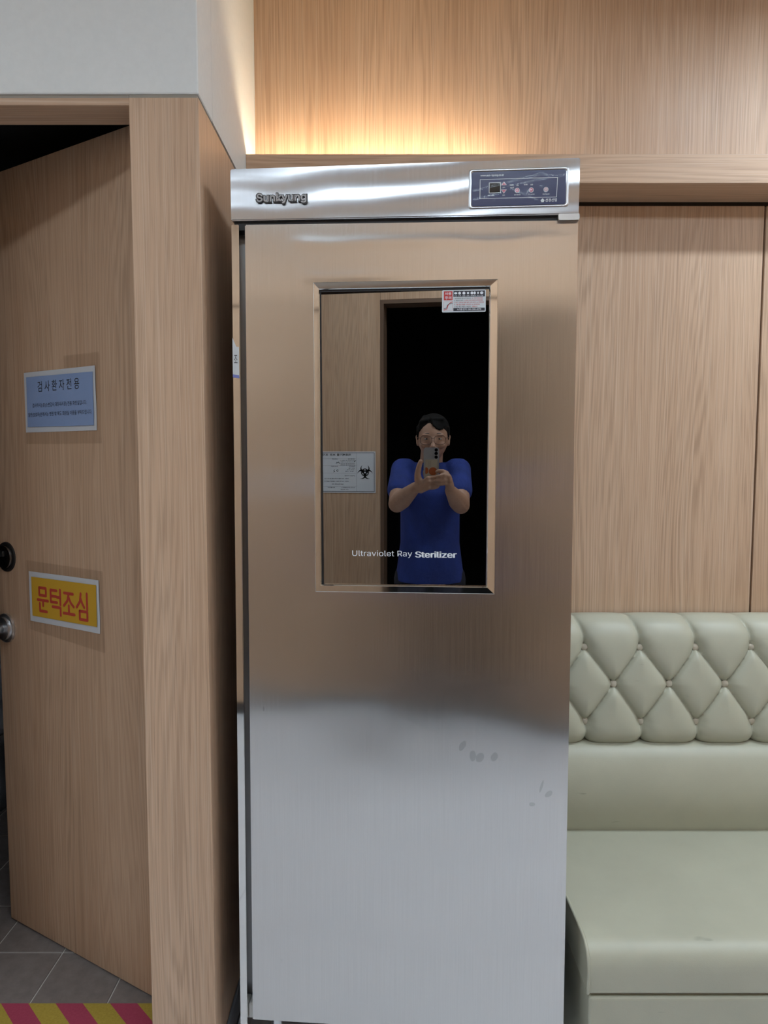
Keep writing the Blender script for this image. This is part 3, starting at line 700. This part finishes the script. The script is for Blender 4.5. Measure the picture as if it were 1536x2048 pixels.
Yg = py[None, :]+ny_[None, :]*Hh; Zg = pz_[None, :]+nz_[None, :]*Hh
verts = np.stack([X, Yg, Zg], -1).reshape(-1, 3)
faces = [(i*NS+j, (i+1)*NS+j, (i+1)*NS+j+1, i*NS+j+1) for i in range(NX-1) for j in range(NS-1)]
ends = [tuple(range(NS-1, -1, -1))]
me = bpy.data.meshes.new('tufted_back'); me.from_pydata(verts.tolist(), [], faces+ends+[tuple((NX-1)*NS+j for j in range(NS))]); me.materials.append(M_LEATHER)
for p in me.polygons: p.use_smooth = len(p.vertices) == 4
tb = link('tufted_back', me, bench)
bm = bmesh.new(); lathe(bm, [(.0001, -.0055), (.0055, -.0051), (.0098, -.0026), (.0112, 0), (.0105, .004), (.005, .005)], (0, 0, 0), 'y', 16, cap=True)
bmesh.ops.recalc_face_normals(bm, faces=bm.faces)
bme = None
for a in nodes:
    if not (BX0+.03 < a[0] < BX1-.03): continue
    j = int(np.argmin(abs(ss-a[1]))); i = int(np.argmin(abs(xs-a[0])))
    if bme is None:
        b_ = finish('button', bm, M_BTN, tb, smooth=True); bme = b_.data
    else: b_ = link('button', bme, tb)
    b_.location = (a[0], Yg[i, j]-.0088, Zg[i, j]); b_.rotation_euler = (random.uniform(-.2, .25), 0, random.uniform(-.25, .25))
def extrude_profile(bm, prof, x0, x1, nx=2):
    rows = [[bm.verts.new((x0+(x1-x0)*i/nx, y, z)) for y, z in prof] for i in range(nx+1)]
    for a, b in zip(rows, rows[1:]):
        for j in range(len(prof)-1): bm.faces.new((a[j], b[j], b[j+1], a[j+1]))
    bm.faces.new(rows[0]); bm.faces.new(rows[-1][::-1])
def rounded(pts, rad, n=6):
    out = []
    for i, (p, r) in enumerate(zip(pts, rad)):
        if r == 0: out.append(p); continue
        a, b = Vector(pts[i-1]), Vector(pts[(i+1) % len(pts)]); c = Vector(p)
        u, v = (a-c).normalized(), (b-c).normalized()
        p0, p1 = c+u*r, c+v*r
        for k in range(n+1):
            t = k/n; q = p0*(1-t)**2+c*2*t*(1-t)+p1*t*t; out.append((q.x, q.y))
    return out
# plain lower cushion (bulging, lit at the top, turning under at the seat)
bm = bmesh.new()
low = [(2.250, .36), (2.05, .36), (2.036, .395), (2.022, .43), (2.010, .48), (2.006, .53), (2.012, .58), (2.028, .625), (2.046, .648), (2.064, .656), (2.10, .659), (2.250, .660)]
extrude_profile(bm, low[::-1], BX0, BX1, 2); bmesh.ops.recalc_face_normals(bm, faces=bm.faces)
o = finish('back_cushion', bm, M_LEATHER, bench, smooth=True); o.data.set_sharp_from_angle(angle=R(60))
# seat cushion
seatp = rounded([(2.24, .296), (1.512, .296), (1.507, .408), (1.80, .400), (2.24, .398)], [0, .006, .062, .06, 0], 8)
bm = bmesh.new(); extrude_profile(bm, seatp[::-1], BX0+.003, BX1, 2); bmesh.ops.recalc_face_normals(bm, faces=bm.faces)
o = finish('seat_cushion', bm, M_LEATHER, bench, smooth=True); o.data.set_sharp_from_angle(angle=R(60)); sc_ = o
bm = bmesh.new(); pts = [(BX0+.003, y, z) for y, z in seatp if z > .297]; tube(bm, pts, .0038, 8); finish('piping', bm, M_LEATHER, sc_, smooth=True)
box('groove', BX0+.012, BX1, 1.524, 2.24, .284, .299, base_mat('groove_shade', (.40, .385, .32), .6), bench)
box('base', BX0+.006, BX1, 1.512, 2.24, 0.0, .287, M_LEATHER, bench, .006, 3)

# ------------------------------------------------------------------ medical waste notice on the far wall (read mirrored in the window)
nw, nh = .335, .234; NX1 = -.399; NZ0 = 1.279
nt_ = empty('notice_sheet', 'framed medical waste notice with black biohazard symbol, mirrored in the cabinet window', 'notice', (NX1-nw, YF, NZ0))
box('sheet', 0, nw, 0, .002, 0, nh, base_mat('notice_paper', (.76, .80, .86), .5), nt_)
bm = bmesh.new(); y = .0026
for a in ((.006, nw-.006, .006, .0085), (.006, nw-.006, nh-.0085, nh-.006), (.006, .0085, .006, nh-.006), (nw-.0085, nw-.006, .006, nh-.006)): flat(bm, [(a[0], a[2]), (a[1], a[2]), (a[1], a[3]), (a[0], a[3])], y)
# reading direction on this wall runs towards -x; rx() counts metres from the reader's left edge
rx = lambda d: nw-d
for q in (.195, .155, .112, .036): flat(bm, [(.0085, nh-.234+q-.0003), (.225, q-.0003), (.225, q+.0003), (.0085, q+.0003)], y)
flat(bm, [(.2247, .0085), (.2253, .0085), (.2253, nh-.0085), (.2247, nh-.0085)], y); finish('border', bm, M_INK, nt_)
bm = bmesh.new(); y = .0028; bc = (.275, .116); S = .046/26.0
def cresc(k):
    th = R(90+120*k); d = (math.cos(th), math.sin(th)); e = (-d[1], d[0])
    c1, r1, c2, r2 = 11.0, 15.0, 15.2, 11.6
    # where the two circles meet, measured from the direction d
    t = (r1*r1-r2*r2+(c2-c1)**2)/(2*(c2-c1)); a1 = math.acos(max(-1, min(1, t/r1))); a2 = math.acos(max(-1, min(1, (t-(c2-c1))/r2)))
    n = 22; P = []
    for i in range(n+1):
        f0 = a1+(2*math.pi-2*a1)*i/n; f2 = a2+(2*math.pi-2*a2)*i/n
        P.append(((c1+r1*math.cos(f0), r1*math.sin(f0)), (c2+r2*math.cos(f2), r2*math.sin(f2))))
    w = lambda p: (bc[0]+S*(d[0]*p[0]+e[0]*p[1]), bc[1]+S*(d[1]*p[0]+e[1]*p[1]))
    for (a, b), (a_, b_) in zip(P, P[1:]): flat(bm, [w(a), w(a_), w(b_), w(b)], y)
    n = 10
    for i in range(n):                                   # ring band inside the opening
        f0, f1 = R(-36+72*i/n), R(-36+72*(i+1)/n)
        pol = lambda r, f: (bc[0]+S*r*math.cos(th+f), bc[1]+S*r*math.sin(th+f))
        flat(bm, [pol(9.6, f0), pol(9.6, f1), pol(12.8, f1), pol(12.8, f0)], y)
for k in range(3): cresc(k)
finish('biohazard_symbol', bm, M_INK, nt_)
bm = bmesh.new(); flat(bm, circ(*bc, S*2.6, 16), .0031); finish('symbol_centre', bm, MATS['notice_paper'], nt_)
bm = bmesh.new(); y = .0030
def wr(s_, d, z, w, h, wt=.006): write(bm, s_, d, z, y, w, h, wt, mirror=-1)
wr('의료폐기물', .195, .210, .082, .0125, .015); wr('보관', .105, .210, .032, .0125, .015); wr('표지', .062, .210, .030, .0125, .015)
wr('①폐기물의 종류', .218, .199-.010, .040, .0055); wr('②총보관량', .118, .189, .033, .0055)
for i, s_ in enumerate(('격리의료폐기물 (해당시)', '위해의료폐기물 (조직물류)', '위해의료폐기물 (손상성)', '일반의료폐기물 (일회용)')): wr(s_, .218, .181-.0085*i, .085, .0048)
wr('③보관기간', .218, .147, .034, .0055); wr('④관리책임자', .118, .147, .040, .0055)
for i, s_ in enumerate(('격리 7일', '위해 15일', '일반 15일')): wr(s_, .218-.004*i, .137-.0085*i, .036+.006*i, .0048)
wr('⑤취급시 주의사항', .218, .094, .060, .0058)
wr('보관시 : 보관 냉장고의 온도를 섭씨 4도 이하', .180, .078, .140, .006); wr('운반시 : 용기의 파손과 내용물의 유출 주의', .180, .062, .140, .006); wr('밀폐 포장상태로 운반', .150, .046, .066, .006)
wr('⑥운반(처리)예정장소', .218, .027, .080, .0055); wr('폐기물처리', .100, .027, .040, .0055); wr('소각 처리장', .180, .016, .046, .0055)
ribbon(bm, [(.128, .166), (.124, .176), (.119, .168), (.114, .175), (.110, .166)], .0022, y); ribbon(bm, [(.212, .182), (.216, .176), (.222, .184)], .002, y)
ribbon(bm, [(.122, .128), (.114, .131), (.112, .124), (.120, .120)], .0022, y); ribbon(bm, [(.100, .131), (.094, .124), (.101, .121), (.095, .117)], .0022, y)
finish('lettering', bm, M_INK, nt_)
md = None

# ------------------------------------------------------------------ the person with the phone (stands behind the lens, seen in the window)
who = empty('person', 'person in blue short sleeved scrubs and glasses holding up a phone, mirrored in the window', 'person', (0, 0, 0), -A)
M_SKIN = mottled('skin', (.40, .235, .165), (.46, .275, .195), 30, .5)
M_SCRUB = fabric('blue_scrubs', (.016, .040, .235))
E_ = EYE
def P(u, y, z): return (u, y, E_+z)
def remesh(o, vox, it=4, fac=.5):
    m = o.modifiers.new('skin', 'REMESH'); m.mode = 'VOXEL'; m.voxel_size = vox; m.use_smooth_shade = True
    if it:
        m = o.modifiers.new('soften', 'SMOOTH'); m.iterations = it; m.factor = fac
    return o
hc = (-.016+.000, -.42, E_+.076)              # head centre
bm = bmesh.new()
g = ball(bm, (0, 0, 0), 1, 40, 28)
for v in g:
    x, y, z = v.co
    w = 1-.20*max(0, -z-.30)**1.3
    yy_ = y*(.098 if y < 0 else .094)*(1-.10*max(0, -z)) + (.012*max(0, -z) if y > 0 else .02*max(0, -z))
    v.co = (hc[0]+x*.0755*w, hc[1]+yy_, hc[2]+z*.116)
H = lambda u, y, z: (hc[0]+u, hc[1]+y, hc[2]+z)
ball(bm, H(0, .070, -.105), (.026, .022, .016))                                  # chin
for sgn in (-1, 1):
    ball(bm, H(sgn*.040, .070, -.038), (.024, .016, .018))                       # cheekbones
    ball(bm, H(sgn*.031, .083, .012), (.026, .010, .008))                        # brows
    ball(bm, H(sgn*.078, -.005, -.015), (.008, .017, .030)); ball(bm, H(sgn*.080, -.008, .002), (.009, .016, .014))   # ears
    ball(bm, H(sgn*.010, .098, -.052), (.009, .010, .008))                       # nostrils
tube(bm, [H(0, .082, .008), H(0, .096, -.020), H(0, .108, -.046), H(0, .094, -.056)], [.009, .010, .0125, .009], 12); ball(bm, H(0, .104, -.046), (.013, .012, .011))
ball(bm, H(0, .089, -.074), (.022, .008, .0055)); ball(bm, H(0, .087, -.083), (.020, .009, .0065))   # lips
limb(bm, [P(-.028, -.455, -.10), P(-.020, -.440, .03)], [.060, .056], 16)          # neck
limb(bm, [P(-.10, -.45, -.105), P(-.028, -.45, -.07), P(.045, -.45, -.105)], [.040, .055, .040])
# chest that shows in the neck opening
ball(bm, P(-.028, -.385, -.115), (.045, .050, .055))
# arms
SHL, ELL, WRL = P(-.172, -.43, -.088), P(-.186, -.205, -.243), P(-.094, -.046, -.156)
SHR, ELR, WRR = P(.118, -.43, -.088), P(.119, -.205, -.248), P(.066, -.040, -.168)
mixp = lambda a, b, t: tuple(a[i]*(1-t)+b[i]*t for i in range(3))
for s0, e0, w0 in ((SHL, ELL, WRL), (SHR, ELR, WRR)):
    limb(bm, [s0, mixp(s0, e0, .5), e0], [.048, .047, .042], 16)
    limb(bm, [e0, mixp(e0, w0, .28), mixp(e0, w0, .65), w0], [.043, .046, .036, .0265], 16)
# left hand: cradles the foot of the phone, thumb up its side
KL = [P(-.036, .000, -.112), P(-.033, .003, -.127), P(-.034, .002, -.141), P(-.037, -.002, -.154)]
for kx in KL: limb(bm, [WRL, (mixp(WRL, kx, .5)[0]-.002, mixp(WRL, kx, .5)[1], mixp(WRL, kx, .5)[2]-.010), (kx[0], kx[1]-.002, kx[2])], [.021, .0165, .0115])
ball(bm, P(-.074, -.022, -.128), (.016, .017, .024))
FL = [(KL[0], P(-.004, .006, -.107), P(.016, .006, -.104), P(.033, .004, -.098)), (KL[1], P(-.006, .010, -.125), P(.012, .010, -.124), P(.024, .006, -.122)), (KL[2], P(-.008, .008, -.141), P(.008, .006, -.140), P(.020, .002, -.137)), (KL[3], P(-.014, .002, -.155), P(-.002, .001, -.153), P(.008, -.002, -.150))]
FL = [tuple((q[0], q[1]-.009, q[2]) for q in f) for f in FL]
for f, r in zip(FL, (.0098, .0100, .0094, .0084)): limb(bm, f, [r*1.1, r, r*.95, r*.85])
limb(bm, [P(-.080, -.026, -.122), P(-.083, -.020, -.090), P(-.077, -.018, -.060), P(-.069, -.017, -.036)], [.0185, .0145, .0125, .0105])
# right hand: fingers close over from the other side
KR = [P(.046, .008, -.088), P(.057, .012, -.103), P(.061, .010, -.120), P(.060, .004, -.137)]
for kx in KR: limb(bm, [WRR, mixp(WRR, kx, .5), kx], [.0215, .018, .0125])
FR = [(KR[0], P(.030, .026, -.078), P(.014, .026, -.077), P(.003, .016, -.081)), (KR[1], P(.036, .034, -.096), P(.020, .036, -.100), P(.006, .029, -.102)), (KR[2], P(.036, .033, -.117), P(.018, .034, -.120), P(.002, .028, -.121)), (KR[3], P(.040, .026, -.134), P(.026, .028, -.137), P(.010, .024, -.136))]
FR = [tuple((q[0], q[1]-.010, q[2]) for q in f) for f in FR]
for f, r in zip(FR, (.0096, .0098, .0093, .0082)): limb(bm, f, [r*1.1, r, r*.95, r*.82])
limb(bm, [P(.056, -.030, -.130), P(.048, -.040, -.105), P(.030, -.040, -.088), P(.008, -.036, -.080)], [.017, .0125, .0108, .0088])
# trunk and legs under the clothes
def loft(bm, rows, seg=28):
    rg = [[bm.verts.new((cx_+a*math.cos(2*math.pi*j/seg), cy_+b*math.sin(2*math.pi*j/seg), z)) for j in range(seg)] for z, cx_, cy_, a, b in rows]
    for r0, r1 in zip(rg, rg[1:]):
        for j in range(seg): bm.faces.new((r0[j], r0[(j+1) % seg], r1[(j+1) % seg], r1[j]))
    bm.faces.new(rg[0][::-1]); bm.faces.new(rg[-1])
loft(bm, [(.86, -.03, -.45, .150, .100), (1.05, -.03, -.45, .125, .095), (1.28, -.03, -.45, .130, .100), (1.39, -.03, -.45, .120, .075), (1.44, -.028, -.45, .07, .06)])
for sx_ in (-.12, .06): limb(bm, [(sx_, -.45, .88), (sx_, -.44, .50), (sx_, -.46, .09)], [.075, .052, .036], 14); 
bmesh.ops.recalc_face_normals(bm, faces=bm.faces)
remesh(finish('body', bm, M_SKIN, who, smooth=True), .0036, 5, .5)
# eyes and glasses
for sgn in (-1, 1):
    bm = bmesh.new(); ball(bm, H(sgn*.031, .0815, -.008), (.0135, .008, .0038), mi=0); ball(bm, H(sgn*.031, .0868, -.008), (.0050, .004, .0037), mi=1)
    finish('eye', bm, [base_mat('eye_white', (.45, .42, .40), .3), base_mat('iris', (.015, .010, .008), .2)], who, smooth=True)
    bm = bmesh.new(); tube(bm, [H(sgn*(.012+.038*i/6), .0895-.004*(i/6)**2-.002, .016+.003*math.sin(i/6*math.pi)-.002*i/6) for i in range(7)], [.0016, .0032, .0034, .0032, .003, .0024, .0012], 8); finish('eyebrow', bm, base_mat('brow_hair', (.02, .015, .012), .8), who, smooth=True)
bm = bmesh.new()
for sgn in (-1, 1):
    ring = [H(sgn*(.034+.029*math.copysign(abs(math.cos(a))**.75, math.cos(a))), .106-.10*max(0, abs(.034+.029*math.cos(a))-.03)*.35, -.014+.0215*math.copysign(abs(math.sin(a))**.8, math.sin(a))) for a in [2*math.pi*i/28 for i in range(29)]]
    tube(bm, ring, .0011, 6)
    tube(bm, [H(sgn*.062, .099, -.004), H(sgn*.074, .085, -.002), H(sgn*.079, .0, .002)], .0013, 6)
tube(bm, [H(-.008, .106, -.008), H(0, .109, -.004), H(.008, .106, -.008)], .0012, 6)
gls = finish('glasses', bm, base_mat('dark_metal_rim', (.10, .06, .055), .3, .8), who, smooth=True)
# hair
bm = bmesh.new()
g = ball(bm, H(0, -.012, .012), (.081, .102, .106), 32, 22)
for v in g:
    fy = v.co.y-hc[1]; fz = v.co.z-hc[2]
    if fy > 0 and fz < .06: v.co.y = hc[1]+fy*max(0, (fz-.02)/.04)*.9 if fz > .02 else hc[1]
    if fz < -.06: v.co.z = hc[2]-.06
ball(bm, H(.002, -.014, .046), (.080, .094, .076), 24, 16)
for i in range(9):                                        # fringe swept to one side
    t_ = i/8; u0 = -.010+.050*t_
    limb(bm, [H(u0*.8-.004, .035, .098), H(u0+.006, .072, .088), H(u0+.012+.010*t_, .087-.018*t_**2, .058-.022*math.sin(t_*3.0)+.004*(i % 2))], [.014, .012, .005], 8)
for i in range(6):
    t_ = i/5; limb(bm, [H(-.012-.030*t_, .030, .097), H(-.030-.030*t_, .062-.012*t_, .085-.01*t_), H(-.046-.026*t_, .056-.018*t_, .056-.025*t_)], [.014, .011, .005], 8)
for sgn in (-1, 1): limb(bm, [H(sgn*.072, .022, .050), H(sgn*.076, .018, .015), H(sgn*.0755, .012, -.012)], [.012, .009, .004], 8)
bmesh.ops.recalc_face_normals(bm, faces=bm.faces)
remesh(finish('hair', bm, mottled('black_hair', (.004, .0035, .0035), (.008, .007, .0065), 90, .65, .5, .2), who, smooth=True), .0035, 2)
# scrub top
bm = bmesh.new()
CY = -.44
loft(bm, [(.852, -.03, CY, .178, .132), (.90, -.03, CY, .172, .130), (1.05, -.03, CY, .152, .120), (1.20, -.03, CY, .152, .122), (1.31, -.03, CY, .160, .122), (1.38, -.03, CY-.008, .160, .105), (1.425, -.03, CY-.012, .128, .082), (1.455, -.028, CY-.015, .085, .066), (1.462, -.028, CY-.015, .062, .058)], 36)
for s0, e0, sg in ((SHL, ELL, -1), (SHR, ELR, 1)):
    s1_ = (s0[0]-sg*.02, s0[1]+.0, s0[2]+.0)
    limb(bm, [s1_, s0, mixp(s0, e0, .25), mixp(s0, e0, .62)], [.060, .060, .058, .060], 20)
    limb(bm, [(-.03+sg*.09, CY, 1.415), s1_], [.048, .058], 16)
bmesh.ops.recalc_face_normals(bm, faces=bm.faces)
remesh(finish('scrub_top', bm, M_SCRUB, who, smooth=True), .007, 6)
bm = bmesh.new(); tube(bm, [P(-.086, -.420, -.055), P(-.058, -.372, -.085), P(-.028, -.322, -.135), P(.002, -.372, -.085), P(.030, -.420, -.055)], .007, 8); finish('neckband', bm, M_SCRUB, who, smooth=True)
# trousers and shoes
bm = bmesh.new(); loft(bm, [(.80, -.03, -.45, .17, .115), (.95, -.03, -.45, .165, .11)])
for sx_ in (-.12, .06): limb(bm, [(sx_, -.45, .86), (sx_, -.44, .50), (sx_, -.455, .11)], [.098, .080, .072], 18)
bmesh.ops.recalc_face_normals(bm, faces=bm.faces); remesh(finish('trousers', bm, fabric('dark_trousers', (.012, .014, .028)), who, smooth=True), .010, 4)
for sx_ in (-.12, .06):
    bm = bmesh.new(); bx(bm, sx_-.046, sx_+.046, -.52, -.26, 0, .025, .01, 3); ball(bm, (sx_, -.45, .055), (.045, .07, .05)); ball(bm, (sx_, -.34, .035), (.046, .085, .035)); 
    for v in bm.verts: v.co.z = max(0, v.co.z)
    finish('shoe', bm, base_mat('white_shoe', (.5, .5, .5), .5), who, smooth=True)

# the phone: lens column in line with the camera of this picture
ph = empty('phone', 'silver grey phone in clear case with three lenses, held by the person', 'phone', (0, 0, EYE), -A)
bm = bmesh.new(); prism(bm, rrect(-.0560, .0130, -.1165, .0265, .010, 6), -.0235, -.0145)
bmesh.ops.bevel(bm, geom=[e for e in bm.edges if abs(e.verts[0].co.y-e.verts[1].co.y) < 1e-6], offset=.002, segments=2, affect='EDGES'); bmesh.ops.recalc_face_normals(bm, faces=bm.faces)
o = finish('phone_body', bm, base_mat('silver_back', (.36, .38, .41), .3, .3), ph); smooth_by_angle(o)
for dz in (.0155, 0, -.0165):
    bm = bmesh.new(); lathe(bm, [(.0076, -.0145), (.0074, -.0128), (.0064, -.0124), (.0058, -.0132), (.0002, -.0133)], (0, 0, dz), 'y', 24); o = finish('lens', bm, base_mat('black_lens', (.004, .004, .005), .1), ph); smooth_by_angle(o)
bm = bmesh.new(); flat(bm, rrect(-.0485, .0065, -.1130, -.0270, .003)[::-1], -.0140); cd = finish('card', bm, base_mat('beige_card', (.42, .37, .29), .6), ph)
bm = bmesh.new()
for c_, a_, b_ in (((-.044, -.077), .0095, .0150), ((-.014, -.080), .019, .018)):
    flat(bm, [(max(-.0485, min(.0065, x)), z) for x, z in circ(c_[0], c_[1], a_, 24, b_)], -.0137)
finish('orange_print', bm, base_mat('orange_print', (.36, .085, .018), .6), cd)
bm = bmesh.new()
for k_ in range(3): flat(bm, [(-.034+.005*k_, -.060), (-.0335+.005*k_, -.060), (-.0335+.005*k_, -.033), (-.034+.005*k_, -.033)], -.0137)
finish('fine_print', bm, M_INK, cd)
box('screen', -.0545, .0115, -.0242, -.0236, -.1150, .0250, base_mat('phone_screen', (.01, .01, .012), .1), ph)
